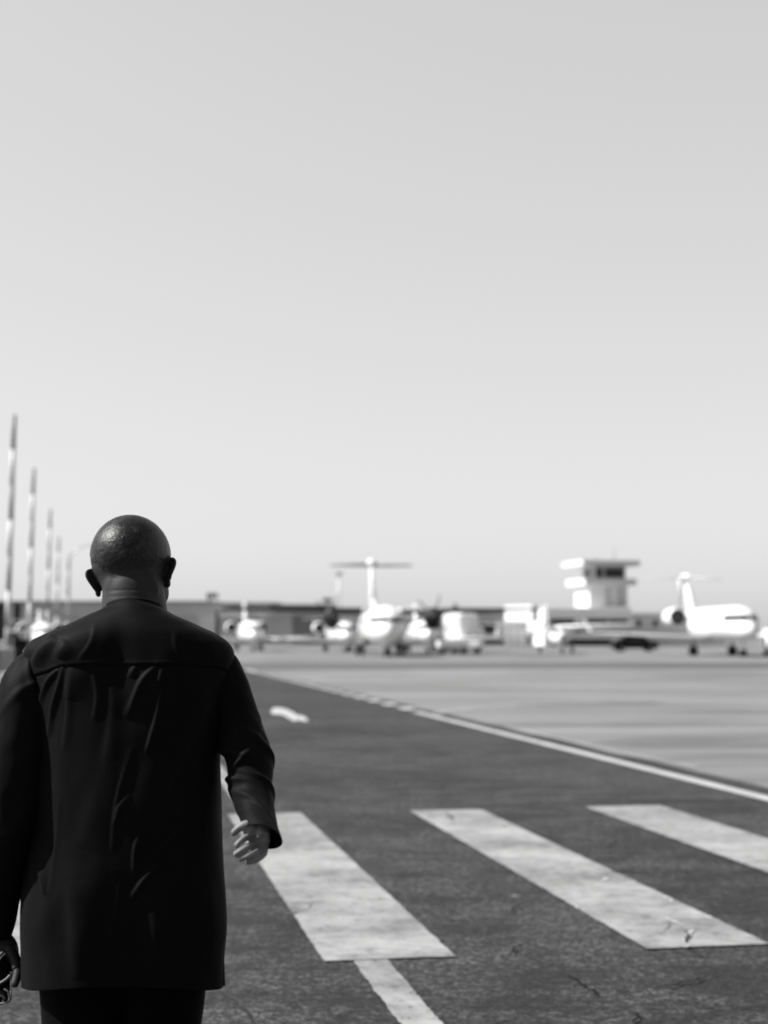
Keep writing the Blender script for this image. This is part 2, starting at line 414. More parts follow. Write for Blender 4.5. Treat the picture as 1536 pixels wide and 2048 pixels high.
for a, c_ in ((1100, 1148), (1174, 1218), (1220, 1256)):
    mb = MB(); pbox(mb, a, c_, 1238, 1248, Y, .3, .12); pt('window', mb, m_shade)
mb = MB(); pbox(mb, 1148, 1262, 1260, 1266, Y, .3, .14); pt('dark_wall_band', mb, m_roofd)  # dark strip across the wall, above the entrance
mb = MB(); pbox(mb, 1100, 1225, 1278, None, Y, .3, .14); pt('entrance', mb, m_shade)
Y = 254
h5, pt = building('terminal_annex', 1262.6, 1452, 1229, Y, 24, m_wall, 'single storey pale annex with small square windows, right of the control tower')
mb = MB(); pbox(mb, 1262.8, 1454, 1226.5, 1229, Y, 25, .5); pt('roof', mb, m_wall)
for px in (1278, 1311, 1344, 1377, 1410):
    mb = MB(); pbox(mb, px - 4, px + 4, 1240, 1253, Y, .3, .12); pt('window', mb, m_shade)

m_tower = grey('tower_render', .62, .8, .2, .05, .25)
# control tower
Yt = 258; tc = X_at(1203, Yt); k = Yt / FPX; rz = R(13)
tw = empty('control_tower', (tc, Yt, 0), rz, 'white airport control tower with overhanging flat roof and dark glazed cab', 'control tower')
zt = lambda py: Z_at(py, Yt)
H = 40 * k
def sq(mb, hx, z0, z1, hy=None): hy = hy or hx; return mb.box(-hx, hx, -hy, hy, z0, z1)
mb = MB(); sq(mb, H, 0, zt(1176)); mb.build('shaft', m_tower, tw)
for px in (-.05, .62):
    mb = MB(); mb.box(px * H - .10 * H, px * H + .14 * H, -H - .06, -H + .2, zt(1213), zt(1176)); mb.build('recess', m_hang2, tw)
mb = MB(); sq(mb, 54 * k, zt(1172), zt(1159)); mb.build('gallery', m_tower, tw, bevel=.05)
mb = MB(); sq(mb, 40.6 * k, zt(1176), zt(1172)); mb.build('gallery_neck', m_tower, tw)
mb = MB(); sq(mb, 60 * k, zt(1133.5), zt(1123)); mb.build('roof', m_tower, tw, bevel=.05)
mb = MB()
hw = 32 * k; cx0 = 7 * k
mb.box(cx0 - hw, cx0 + hw, -hw, hw, zt(1159), zt(1133.5)); cab = mb.build('cab_glass', m_glass, tw)
mb = MB()
for sx in (-1, -.42, .97):
    mb.box(cx0 + sx * hw - .16, cx0 + sx * hw + .16, -hw - .08, -hw + .1, zt(1157.5), zt(1137)); mb.box(cx0 - hw - .08, cx0 - hw + .1, sx * hw - .2, sx * hw + .2, zt(1157.5), zt(1137))
mb.box(cx0 - hw - .12, cx0 + hw + .12, -hw - .12, hw + .12, zt(1137), zt(1134.5)); mb.box(cx0 - hw - .12, cx0 + hw + .12, -hw - .12, hw + .12, zt(1158.9), zt(1157))
mb.build('cab_frame', m_pale, tw)
mb = MB(); sq(mb, 56 * k, zt(1155), zt(1153.8)); sq(mb, 55.5 * k, zt(1158.5), zt(1158)); mb.build('gallery_rail', m_steel, tw) if False else None
mb = MB(); mb.tube([(2.5, 0, zt(1123)), (2.5, 0, zt(1092))], [.10, .04], 8); mb.build('antenna', m_steel, tw)
mb = MB(); mb.tube([(-.5, 1, zt(1123)), (-.5, 1, zt(1112))], [.08, .04], 8); mb.build('antenna', m_steel, tw)

# big white sign box on posts, turned to the sun
Yb = 200; k = Yb / FPX
sb = empty('sign_box', (X_at(1043, Yb), Yb, 0), R(-48), 'large blank white box sign raised on thin posts, left of the terminal', 'sign')
MB().box(-2.5, 2.5, -.6, .6, Z_at(1243, Yb), Z_at(1211, Yb)).build('panel', m_white, sb, bevel=.05)
for dx in (-2.0, -.7, .7, 2.0):
    MB().tube([(dx, 0, 0), (dx, 0, Z_at(1240, Yb))], .11, 8).build('post', m_steel, sb)

# ------------------------------------------------------------------ aircraft
def circ(y, r_, zc, n=28, sx=1.0, sz=1.0):
    return [(math.cos(a) * r_ * sx, y, zc + math.sin(a) * r_ * sz) for a in (2 * math.pi * j / n for j in range(n))]
def fuselage(st, mat, parent, n=32):
    mb = MB(); mb.rings([circ(y, r_, zc, n) for (y, r_, zc) in st]); return mb.build('fuselage', mat, parent, True)
def slab(mb, root, tip, cr, ct, th, vertical=False):
    """aerofoil section loft from root point to tip point (leading edges), chord along +y"""
    prof = [(0, 0), (.06, .45), (.3, .5), (.7, .25), (1, .02), (.7, -.2), (.3, -.42), (.06, -.35)]
    rs = []
    for (p, c_, f_) in ((root, cr, 1), (Vector(root).lerp(Vector(tip), .96), ct * 1.03, .6), (tip, ct * .8, .12)):
        p = Vector(p); h_ = th * f_ * (c_ / cr)
        rs.append([(p + (Vector((q * h_, u * c_, 0)) if vertical else Vector((0, u * c_, q * h_)))) for u, q in prof])
    return mb.rings(rs)
def wheel(parent, c_, r_, wd, tw=1):
    w_ = MB()
    for sx in ([0] if tw == 1 else [-.75 * wd, .75 * wd]):
        w_.rings([[(c_[0] + sx + dx, c_[1] + math.cos(a) * rr, c_[2] + math.sin(a) * rr) for a in (2 * math.pi * j / 18 for j in range(18))]
                  for dx, rr in ((-wd / 2, r_ * .8), (-wd * .3, r_), (wd * .3, r_), (wd / 2, r_ * .8))])
    return w_.build('wheel', m_dark, parent, True)
def gear(root, x, y, zt_, r_, wd, tw, name='landing_gear'):
    g = MB().tube([(x, y, r_), (x, y, zt_)], [.09, .11], 10).build(name, m_offw, root, True)
    wheel(g, (x, y, r_), r_, wd, tw); return g
def windshield(root, z0, z1, yb, st):
    """dark band of glass at level height z0..z1 wrapped round the nose, back to y=yb"""
    yy = np.linspace(st[0][0], yb, 400); rr = np.interp(yy, [q[0] for q in st], [q[1] for q in st]); zz = np.interp(yy, [q[0] for q in st], [q[2] for q in st])
    mb = MB(); rows = []
    for z in np.linspace(z0, z1, 5):
        ok = rr ** 2 > (z - zz) ** 2 + .0004; yf = yy[ok][0]
        half = []
        for u in np.linspace(0, 1, 12):
            y = yf + (yb - yf) * u ** 1.8; r_ = np.interp(y, yy, rr); zc = np.interp(y, yy, zz)
            half.append((math.sqrt(max(r_ ** 2 - (z - zc) ** 2, 0)) + .025 * min(1, u * 3), y - .03, z + .01))
        rows.append([(-p[0], p[1], p[2]) for p in half[::-1]] + half)
    n = len(rows[0])
    for r_ in rows: mb.v += r_
    for i in range(4):
        for j in range(n - 1):
            if abs(j - (n // 2 - 1)) < 1: continue
            mb.f.append((i * n + j, i * n + j + 1, (i + 1) * n + j + 1, (i + 1) * n + j))
    return mb.build('cockpit_window', m_glass, root, True)
def cabin_windows(root, r_, zc, y0, y1, dy, sz):
    for s_ in (-1, 1):
        y = y0
        while y < y1:
            mb = MB(); a = R(14); x = s_ * (r_ * math.cos(a) + .005); z = zc + r_ * math.sin(a)
            mb.add([(x + .03 * s_ * -q, y + p * sz, z + q * sz * 1.3) for p, q in ((-1, -1), (1, -1), (1, 1), (-1, 1))], [(0, 1, 2, 3)])
            mb.build('cabin_window', m_glass, root); y += dy
def jet_engine(root, x, y, z, r_, ln):
    st = [(0, .90), (.04, 1.0), (.3, 1.08), (.7, .95), (1, .62)]
    mb = MB(); mb.rings([circ(y + u * ln, r_ * q, z, 26) for u, q in st][::1], False)
    mb.rings([circ(y + u * ln, r_ * q, z, 26) for u, q in ((.0, .93), (.015, .90), (.12, .86))][::-1], False)
    for v_ in range(len(mb.v)): mb.v[v_] = (mb.v[v_][0] + x, mb.v[v_][1], mb.v[v_][2])
    e = mb.build('engine', m_white, root, True)
    mb = MB(); mb.add([(x + p[0], p[1], p[2]) for p in circ(y + .07 * ln, r_ * .87, z, 26)], [tuple(range(26))]); mb.build('intake_fan', m_blade, e)
    mb = MB(); mb.ball((x, y + .07 * ln, z), (r_ * .14, r_ * .2, r_ * .14), 12, 8); mb.build('spinner', m_steel, e, True)
    mb = MB(); mb.add([(x + p[0], p[1], p[2]) for p in circ(y + .985 * ln, r_ * .6, z, 20)], [tuple(range(20))]); mb.build('exhaust', m_blade, e)
    sg = -1 if x > 0 else 1
    mb = MB(); slab(mb, (x + sg * r_ * .9, y + .3 * ln, z - .05), (x + sg * (r_ * .9 + .7), y + .35 * ln, z - .1), ln * .5, ln * .45, .22); mb.build('pylon', m_white, e)
    return e
def bizjet(name, loc, rz, sc, label, group, ttail=True, finh=6.6, wing_z=1.35):
    """rear-engined business jet, nose towards -y, length about 20 m at scale 1"""
    r0 = empty(name, loc, rz, label, 'airplane', group); r0.scale = (sc,) * 3
    st = [(0, .05, 2.0), (.15, .30, 2.02), (.5, .58, 2.08), (1.1, .88, 2.2), (1.9, 1.13, 2.36), (2.6, 1.28, 2.48), (3.6, 1.36, 2.52), (6, 1.38, 2.52),
          (12.5, 1.38, 2.52), (14.5, 1.25, 2.6), (16.5, .98, 2.75), (18.5, .6, 2.95), (20, .2, 3.1)]
    fuselage(st, m_white, r0)
    windshield(r0, 2.72, 3.16, 3.3, st); cabin_windows(r0, 1.38, 2.52, 4.6, 12, 1.05, .17)
    for s_ in (-1, 1):
        mb = MB(); slab(mb, (s_ * .9, 8.2, wing_z), (s_ * 9.6, 12.2, wing_z + .55), 4.2, 1.3, .5); wg = mb.build('wing', m_white, r0, True)
        mb = MB(); slab(mb, (s_ * 9.55, 12.4, wing_z + .55), (s_ * 9.9, 13.3, wing_z + 1.6), 1.0, .5, .10, True); mb.build('winglet', m_white, wg)
        jet_engine(r0, s_ * 2.1, 13.3, 3.15, .74, 3.6)
    mb = MB(); slab(mb, (0, 14.8, 3.3), (0, 18.6, finh), 5.2, 2.7, .78, True); fn = mb.build('fin', m_white, r0, True)
    mb = MB(); mb.ball((0, 18.7, finh + .08), (.24, 1.4, .24), 14, 8); mb.build('fin_bullet', m_white, fn, True)
    zt_ = finh - .02 if ttail else 3.3 + (finh - 3.3) * .5
    for s_ in (-1, 1):
        mb = MB(); slab(mb, (s_ * .04, 18.0, zt_), (s_ * 3.6, 19.4, zt_ - .05), 2.0, 1.1, .18); mb.build('tailplane', m_white, r0, True)
    gear(r0, 0, 2.6, 1.6, .30, .2, 2, 'nose_gear')
    gear(r0, -1.6, 10.6, 1.3, .38, .25, 2); gear(r0, 1.6, 10.6, 1.3, .38, .25, 2)
    return r0
def prop(root, x, y, z, rad, nb, a0=20):
    p = MB(); p.ball((x, y, z), (.25, .5, .25), 14, 8); sp = p.build('spinner', m_nacdk, root, True)
    for k in range(nb):
        a = R(a0 + 360 / nb * k); d = Vector((math.cos(a), 0, math.sin(a))); n_ = Vector((-math.sin(a), 0, math.cos(a)))
        c0 = Vector((x, y, z)); mb = MB(); rs = []
        for u, wd in ((.12, .04), (.3, .05), (.7, .05), (.97, .03), (1, .015)):
            q = c0 + d * rad * u
            rs.append([q + n_ * wd + Vector((0, .05, 0)), q + Vector((0, -.03, 0)), q - n_ * wd - Vector((0, .05, 0)), q + Vector((0, .03, 0))])
        mb.rings(rs); mb.build('propeller_blade', m_blade, sp)
    return sp
def turboprop(name, loc, rz, label):
    """high-wing twin turboprop with T-tail, nose towards -y, 25 m"""
    r0 = empty(name, loc, rz, label, 'airplane')
    st = [(0, .08, 1.85), (.2, .42, 1.9), (.7, .80, 2.0), (1.5, 1.12, 2.15), (2.5, 1.45, 2.3), (3.6, 1.58, 2.34), (16, 1.58, 2.34),
          (19, 1.3, 2.55), (22, .95, 2.85), (25, .5, 3.2), (26, .2, 3.3)]
    fuselage(st, m_white, r0); windshield(r0, 2.62, 2.98, 2.5, st); cabin_windows(r0, 1.585, 2.34, 5, 15.5, 1.0, .17)
    for s_ in (-1, 1):
        mb = MB(); slab(mb, (s_ * .9, 9.6, 3.62), (s_ * 13.2, 10.6, 3.75), 2.6, 1.5, .42); wg = mb.build('wing', m_white, r0, True)
        mb = MB(); slab(mb, (s_ * 1.6, 9.55, 3.62), (s_ * 13.2, 10.52, 3.75), .7, .5, .50); mb.build('deicing_boot', m_blade, wg, True)
        mb = MB(); stn = [(0, .48, 3.1), (.3, .70, 3.05), (.9, .78, 3.0), (2.6, .72, 3.05), (4, .38, 3.2), (5, .15, 3.4)]
        mb.rings([[(s_ * 4.05 + p[0], p[1], p[2]) for p in circ(7.2 + y, rr, zc, 22, .85, 1.15)] for y, rr, zc in stn])
        nc = mb.build('nacelle', m_nacdk, r0, True)
        prop(nc, s_ * 4.05, 7.05, 3.12, 1.85, 6, 15)
        mb = MB(); mb.ball((s_ * 1.45, 11, 1.2), (.6, 2.6, .55), 18, 10); mb.build('gear_fairing', m_white, r0, True)
        gear(r0, s_ * 1.65, 11, 1.1, .5, .3, 2)
    mb = MB(); slab(mb, (0, 19.8, 3.4), (0, 23.4, 8.05), 4.6, 2.6, .72, True); slab(mb, (0, 14.5, 3.7), (0, 20.5, 4.9), 8, 2, .55, True); fn = mb.build('fin', m_white, r0, True)
    mb = MB(); mb.ball((0, 24.0, 8.2), (.4, 1.7, .36), 16, 10); mb.build('fin_bullet', m_white, fn, True)
    for s_ in (-1, 1):
        mb = MB(); slab(mb, (s_ * .05, 23.7, 8.0), (s_ * 3.8, 24.1, 7.98), 1.9, 1.2, .42); mb.build('tailplane', m_van, r0, True)
    gear(r0, 0, 2.2, 1.4, .36, .22, 2, 'nose_gear')
    return r0
def highwing_single(name, loc, rz, label):
    """single-engine high-wing utility plane, nose towards -y, 11.5 m"""
    r0 = empty(name, loc, rz, label, 'airplane')
    st = [(0, .22, 1.45), (.2, .42, 1.43), (1.0, .62, 1.42), (2.0, .74, 1.5), (3.0, .86, 1.62), (6.2, .86, 1.62), (8.5, .55, 1.8), (11, .22, 2.0)]
    fuselage(st, m_white, r0, 24); windshield(r0, 1.98, 2.28, 3.0, st)
    prop(r0, 0, -.1, 1.45, 1.3, 3, 30); cabin_windows(r0, .86, 1.62, 3.4, 6.5, .9, .2)
    for s_ in (-1, 1):
        mb = MB(); slab(mb, (s_ * .05, 3.0, 2.42), (s_ * 7.4, 3.2, 2.75), 2.0, 1.2, .28); wg = mb.build('wing', m_white, r0, True)
        MB().tube([(s_ * .8, 3.9, 1.0), (s_ * 3.4, 3.9, 2.5)], .07, 8).build('strut', m_white, wg)
        mb = MB(); slab(mb, (s_ * .05, 9.9, 2.1), (s_ * 2.9, 10.1, 2.1), 1.5, 1.0, .14); mb.build('tailplane', m_white, r0, True)
        gear(r0, s_ * 1.5, 4.2, .8, .33, .22, 1)
    mb = MB(); slab(mb, (0, 8.6, 2.0), (0, 10.6, 4.65), 2.0, .85, .22, True); mb.build('fin', m_white, r0, True)
    gear(r0, 0, .9, 1.0, .27, .18, 1, 'nose_gear')
    return r0

# heading of each: nose point (pixel, distance) and tail point
def place(nose_px, nose_Y, tail_px, length):
    x0 = X_at(nose_px, nose_Y); k = (tail_px - CX) / FPX
    # find tail Y with distance = length
    lo, hi = nose_Y, nose_Y + length
    for _ in range(40):
        m_ = (lo + hi) / 2
        d = math.hypot(k * m_ - x0, m_ - nose_Y)
        if d < length: lo = m_
        else: hi = m_
    dx, dy = k * lo - x0, lo - nose_Y
    return (x0, nose_Y, 0), math.atan2(-dx, dy)
loc, rz = place(779, 112, 741, 25); turboprop('turboprop_airliner', loc, rz, 'white high-wing turboprop airliner with a tall T-tail, nose on, beyond the road')
loc, rz = place(1507, 111, 1362, 20); bizjet('business_jet', loc, rz, 1.0, 'large white business jet at the right edge, dark round engine intake beside its fin', 'white business jets on the apron')
loc, rz = place(510, 156, 491, 14); bizjet('business_jet', loc, rz, .82, 'small white jet parked alone before the grey hangar, just right of the man', 'white business jets on the apron', False, 6.3)
loc, rz = place(697, 146, 664, 13); bizjet('business_jet', loc, rz, .78, 'small white jet half hidden at the left of the T-tail turboprop', 'white business jets on the apron', False, 5.6)
loc, rz = place(860, 143, 832, 14); bizjet('business_jet', loc, rz, .82, 'small white jet standing turned, just right of the T-tail turboprop', 'white business jets on the apron', False, 5.7)
loc, rz = place(90, 116, 80, 13); bizjet('business_jet', loc, rz, .68, 'white jet on the far left, only its round nose above the shoulder of the man', 'white business jets on the apron', False, 5.2)
loc, rz = place(1126, 136, 1090, 11); highwing_single('utility_plane', loc, rz, 'small white high-wing propeller plane with an upright fin, in front of the white sign box')

# ------------------------------------------------------------------ vehicles and apron equipment
def vehicle(name, loc, rz, ln, wd, prof, mat, label, cat, wr=.34, group=None):
    """prof: list of (x along length, z) outline of the body side"""
    r0 = empty(name, loc, rz, label, cat, group)
    mb = MB(); n = len(prof); rs = []
    for y, s_ in ((-wd / 2, .96), (-wd / 2 + .08, 1), (wd / 2 - .08, 1), (wd / 2, .96)):
        rs.append([((x - ln / 2) * s_, y, .25 + (z - .25) * (s_ if z > .3 else 1)) for x, z in prof])
    mb.rings(rs[::-1]); mb.build('body', mat, r0, bevel=.06)
    for sx in (-.32, .32):
        for sy in (-1, 1):
            w_ = MB(); y0 = sy * (wd / 2 - .1)
            w_.rings([[(sx * ln + math.cos(a) * rr, y0 + dy, wr + math.sin(a) * rr) for a in (2 * math.pi * j / 20 for j in range(20))]
                      for dy, rr in ((-.11, wr * .85), (-.08, wr), (.08, wr), (.11, wr * .85))][::-1])
            wo_ = w_.build('wheel', m_dark, r0, True)
            w_ = MB(); w_.rings([[(sx * ln + math.cos(a) * rr, y0 + dy, wr + math.sin(a) * rr) for a in (2 * math.pi * j / 16 for j in range(16))]
                      for dy, rr in ((-.12, wr * .55), (.12, wr * .55))][::-1]); w_.build('rim', m_steel, wo_)
    return r0
car_prof = [(0, .3), (0, .85), (.15, 1.0), (1.0, 1.08), (1.5, 1.6), (3.5, 1.66), (4.2, 1.15), (4.75, 1.08), (4.8, .7), (4.8, .3)]
Yc = 158
cr = vehicle('parked_car', (X_at(1268, Yc), Yc, 0), R(188), 4.8, 1.8, car_prof, m_car, 'black estate car parked side on under the left wing of the large business jet', 'car')
mb = MB()
for sy in (-.905, .905): mb.box(-.75, .9, sy - .01, sy + .01, 1.0, 1.34)
mb.build('side_window', m_glass, cr)
for sy in (-.6, .6): MB().ball((-2.2, sy, .68), (.09, .16, .11), 12, 8).build('headlight', m_white, cr, True)
MB().ball((-2.2, .0, .45), (.06, .3, .08), 12, 8).build('number_plate', m_white, cr)
van_prof = [(0, .3), (0, 1.1), (.7, 1.25), (1.3, 2.05), (1.6, 2.15), (5.0, 2.15), (5.05, .3)]
Yv = 53
vn = vehicle('parked_van', (X_at(20, Yv) - 2.55, Yv, 0), R(178), 5.05, 1.9, van_prof, m_van, 'grey van cut by the left edge of the photo, behind the arm of the man', 'van')
mb = MB()
for sy in (-.955, .955): mb.box(-1.3, -.2, sy - .01, sy + .01, 1.25, 1.9)
mb.build('side_window', m_glass, vn)
# baggage tug with canopy
Yg = 74
tg = empty('baggage_tug', (X_at(41, Yg), Yg, 0), R(12), 'dark baggage tug with a white canopy and round lamps, between grey van and man', 'tug')
mb = MB(); mb.box(-.5, .5, -1.0, 1.1, .28, .95); mb.box(-.42, .42, -1.25, -1.0, .35, .8); mb.build('body', m_car, tg, bevel=.05)
MB().box(-.56, .56, -.5, 1.0, 1.72, 1.84).build('canopy', m_white, tg, bevel=.04)
for sx in (-.46, .46):
    for sy in (-.42, .9): MB().tube([(sx, sy, .95), (sx, sy, 1.72)], .035, 8).build('canopy_post', m_dark, tg)
    MB().ball((sx * .8, -1.22, .75), (.11, .07, .11), 14, 8).build('headlight', m_offw, tg, True)
    for sy in (-.75, .8):
        w_ = MB(); w_.rings([[(sx * 1.05 + dx, sy + math.cos(a) * rr, .28 + math.sin(a) * rr) for a in (2 * math.pi * j / 18 for j in range(18))] for dx, rr in ((-.1, .23), (-.06, .28), (.06, .28), (.1, .23))])
        w_.build('wheel', m_dark, tg, True)
MB().box(-.35, .35, .0, .55, .95, 1.4).build('seat', m_dark, tg, bevel=.04)
# baggage carts by the turboprop
def cart(loc, rz, label):
    r0 = empty('baggage_cart', loc, rz, label, 'cart', 'white baggage carts by the planes')
    MB().box(-1.4, 1.4, -.7, .7, .42, .55).build('deck', m_steel, r0)
    MB().box(-1.35, 1.35, -.66, .66, .6, 1.15).build('load', m_white, r0, bevel=.08)
    for sx in (-1, 1):
        for sy in (-.6, .6):
            w_ = MB(); w_.rings([[(sx + math.cos(a) * rr, sy + dy, .22 + math.sin(a) * rr) for a in (2 * math.pi * j / 14 for j in range(14))] for dy, rr in ((-.07, .2), (0, .22), (.07, .2))][::-1]); w_.build('wheel', m_dark, r0, True)
    return r0
cart((X_at(905, 132), 132, 0), R(10), 'low white baggage cart on the apron, left one of the pair right of the turboprop')
cart((X_at(935, 131), 134, 0), R(-14), 'low white baggage cart on the apron, right one of the pair right of the turboprop')
bt = empty('box_truck', (X_at(922, 156), 156, 0), R(-22), 'tall white box truck seen end on, right of the turboprop and behind the carts', 'truck')
MB().box(-1.15, 1.15, -2.6, 2.6, 1.0, 3.95).build('box', m_white, bt, bevel=.35)
MB().box(-1.1, 1.1, 2.7, 4.5, .5, 2.5).build('cab', m_white, bt, bevel=.2)
MB().box(-1.0, 1.0, -2.5, 4.4, .55, .99).build('chassis', m_dark, bt)
for sx in (-.95, .95):
    for sy in (-1.6, 3.3):
        w_ = MB(); w_.rings([[(sx + dx, sy + math.cos(a) * rr, .48 + math.sin(a) * rr) for a in (2 * math.pi * j / 18 for j in range(18))] for dx, rr in ((-.15, .4), (-.1, .48), (.1, .48), (.15, .4))])
        w_.build('wheel', m_dark, bt, True)
vehicle('service_van', (X_at(1552, 122), 122, 0), R(80), 4.6, 1.8, van_prof, m_white, 'white van cut by the right edge of the photo, beside the large jet', 'van')

# ------------------------------------------------------------------ striped masts, lamp, floodlight mast
def mast(loc, label):
    r0 = empty('striped_mast', loc, R(0), label, 'mast', 'tall striped masts along the road')
    nb = 7; Hm = 14.6; r_b, r_t = .145, .13
    for k in range(nb):
        z0, z1 = Hm * k / nb, Hm * (k + 1) / nb
        ra, rb = r_b + (r_t - r_b) * k / nb, r_b + (r_t - r_b) * (k + 1) / nb
        MB().tube([(.011 * z0, 0, z0), (.011 * z1, 0, z1)], [ra, rb], 16).build('band', m_mastd if k % 2 == 0 else m_mastw, r0, True)
    MB().box(-.35, .35, -.35, .35, 0, .18).build('base', m_steel, r0, bevel=.03)
    return r0
mast((X_at(14, 88), 88, 0), 'tallest and leftmost striped mast, nearest of the row at the left edge')
mast((X_at(57, 116), 116, 0), 'second striped mast of the row, left of the head of the man')
mast((X_at(93, 153), 153, 0), 'third striped mast of the row, thinner and paler than the second')
mast((X_at(112, 195), 195, 0), 'fourth and faintest tall striped mast, just left of the ear of the man')
mast((X_at(133, 250), 250, 0), 'last and shortest striped mast, beside the curved lamp')
Yl = 130
lp = empty('street_lamp', (X_at(137, Yl), Yl, 0), 0, 'thin lamp post with a long arm curving right behind the head of the man', 'street lamp')
zt_ = Z_at(1120, Yl)
pts = smooth_path([(0, 0, 0), (0, 0, 4), (0, 0, zt_), (.4, 0, zt_ + .7), (1.1, 0, zt_ + 1.15), (1.9, 0, zt_ + 1.3)], 8)
MB().tube(pts, [.08 - .05 * i / len(pts) for i in range(len(pts))], 10, up=(0, 1, 0)).build('post', m_steel, lp, True)
MB().ball((2.1, 0, zt_ + 1.27), (.4, .15, .08), 14, 8).build('lamp_head', m_steel, lp, True)
Yl = 240
fm = empty('floodlight_mast', (X_at(678, Yl), Yl, 0), 0, 'slim pale floodlight mast behind the left tip of the T-tail', 'floodlight')
MB().tube([(0, 0, 0), (0, 0, Z_at(1150, Yl))], [.3, .16], 12).build('post', m_mastw, fm, True)
MB().box(-.6, .6, -.3, .3, Z_at(1150, Yl), Z_at(1144, Yl)).build('lamp_bank', m_offw, fm, bevel=.05)


# ------------------------------------------------------------------ the man
YP = 3.22; MPX = YP / FPX
def B(px, py, dy=0.0): return P(px, py, YP + dy)
def skin_mat(name, v, rough, spec, bsc, bst):
    m, t, b = nmat(name); vec = coords(t)
    n = tex(t, vec, 14, 4, .6)
    L(t, ramp(t, n, [(.35, v * .8), (.65, v * 1.2)]), b.inputs['Base Color'])
    b.inputs['Roughness'].default_value = rough; b.inputs['Specular IOR Level'].default_value = spec
    bumpify(t, b, tex(t, vec, bsc, 3, .7), bst, .002); return m
m_skin = skin_mat("skin_dark", .030, .5, .12, 220, .35)
m_palm = skin_mat("skin_palm", .17, .5, .3, 260, .4)
m_hair, t, b = nmat("short_grey_hair"); vec = coords(t)
n1 = tex(t, vec, 150, 4, .8, 1.0); n2 = tex(t, vec, 30, 3, .7)
hh = mth(t, 'ADD', mth(t, 'MULTIPLY', n1, .55), mth(t, 'MULTIPLY', n2, .45))
L(t, ramp(t, hh, [(.40, .004), (.52, .013), (.64, .050)]), b.inputs['Base Color'])
b.inputs['Roughness'].default_value = .38; b.inputs['Specular IOR Level'].default_value = .24
bumpify(t, b, hh, .5, .003)
def cloth_mat(name, v, sheen=.0):
    m, t, b = nmat(name); vec = coords(t)
    n = tex(t, vec, 5, 4, .6)
    L(t, ramp(t, n, [(.3, v * .85), (.7, v * 1.15)]), b.inputs['Base Color'])
    b.inputs['Roughness'].default_value = .55; b.inputs['Specular IOR Level'].default_value = .02
    b.inputs['Sheen Weight'].default_value = .02; b.inputs['Sheen Roughness'].default_value = .35
    bumpify(t, b, tex(t, coords(t, (1, 1, .4)), 420, 2, .6), .25, .0015); return m
m_shirt = cloth_mat("shirt_black_cotton", .0068)
m_trous = cloth_mat("trousers_black", .003)

person = empty('person', (B(247, 1274).x, YP, 0), 0, 'bald man seen from behind in a long dark shirt, walking up the road, left foreground', 'person')
pin = Matrix.Translation(-person.location)
def pbuild(mb, name, mat, parent=None, smooth=True):
    mb.v = [tuple(pin @ Vector(v)) for v in mb.v] ; o = mb.build(name, mat, parent or person, smooth); return o

# ---- torso table: py, left px, right px, half depth
TT = [(1197, 236, 286, .052), (1201, 218, 306, .066), (1206, 207, 320, .074), (1213, 196, 334, .082), (1224, 172, 352, .092), (1238, 146, 382, .103), (1250, 122, 404, .112),
      (1262, 96, 428, .119), (1275, 74, 446, .124), (1290, 60, 460, .128), (1310, 52, 466, .132), (1350, 54, 456, .138), (1400, 62, 442, .142), (1450, 68, 438, .144),
      (1518, 70, 437, .146), (1600, 66, 439, .149), (1690, 60, 440, .153), (1750, 54, 443, .156), (1800, 48, 447, .156), (1850, 46, 448, .154), (1900, 48, 444, .150), (1964, 49, 441, .148)]
tp = np.array(TT, float)
FOLDS = [([(127, 1333), (117, 1371), (105, 1414), (98, 1470)], 4.2, .0060), ([(119, 1337), (94, 1363), (78, 1414)], 4.5, .0065),
         ([(59, 1350), (66, 1388), (76, 1424)], 4, .0055), ([(312, 1331), (285, 1359), (270, 1390), (254, 1432)], 6, .0062),
         ([(270, 1332), (257, 1354)], 5, .005), ([(325, 1335), (318, 1365)], 5, .003), ([(322, 1383), (312, 1437), (301, 1478), (294, 1502)], 5, .0055),
         ([(258, 1590), (239, 1615), (232, 1645)], 4.5, .0042), ([(278, 1672), (270, 1700), (268, 1742)], 4.5, .0042),
         ([(322, 1726), (291, 1755), (264, 1794)], 5.5, .0052), ([(80, 1738), (90, 1790)], 5, .005), ([(70, 1694), (65, 1765)], 5, .005),
         ([(75, 1262), (60, 1285), (48, 1318)], 9, .008), ([(112, 1270), (88, 1297), (70, 1330)], 10, .011), ([(138, 1282), (120, 1316)], 14, .010),
         ([(150, 1335), (140, 1400)], 16, .004), ([(330, 1500), (270, 1640), (250, 1760)], 40, .004), ([(250, 1440), (200, 1600), (170, 1700)], 34, .004),
         ([(380, 1340), (400, 1440), (380, 1560)], 20, .006), ([(360, 1700), (390, 1800), (380, 1960)], 26, .007), ([(150, 1760), (160, 1960)], 26, .006),
         ([(310, 1760), (320, 1970)], 22, .005), ([(225, 1335), (228, 1420), (215, 1520)], 14, .003)]
rg = random.Random(5)
for (x0, y0, x1, y1) in ((140, 1340, 128, 1500), (185, 1338, 188, 1440), (262, 1500, 225, 1700), (345, 1338, 347, 1470),
                         (415, 1420, 330, 1600), (430, 1500, 350, 1640), (430, 1600, 300, 1720), (240, 1770, 225, 1940), (120, 1600, 96, 1800), (360, 1790, 350, 1950), (410, 1740, 420, 1940),
                         (190, 1250, 160, 1320), (350, 1262, 362, 1318), (400, 1275, 430, 1325)):
    mx_, my_ = (x0 + x1) / 2 + rg.uniform(-9, 9), (y0 + y1) / 2
    FOLDS.append(([(x0, y0), (mx_, my_), (x1, y1)], rg.uniform(4, 7), rg.uniform(.0012, .0024)))
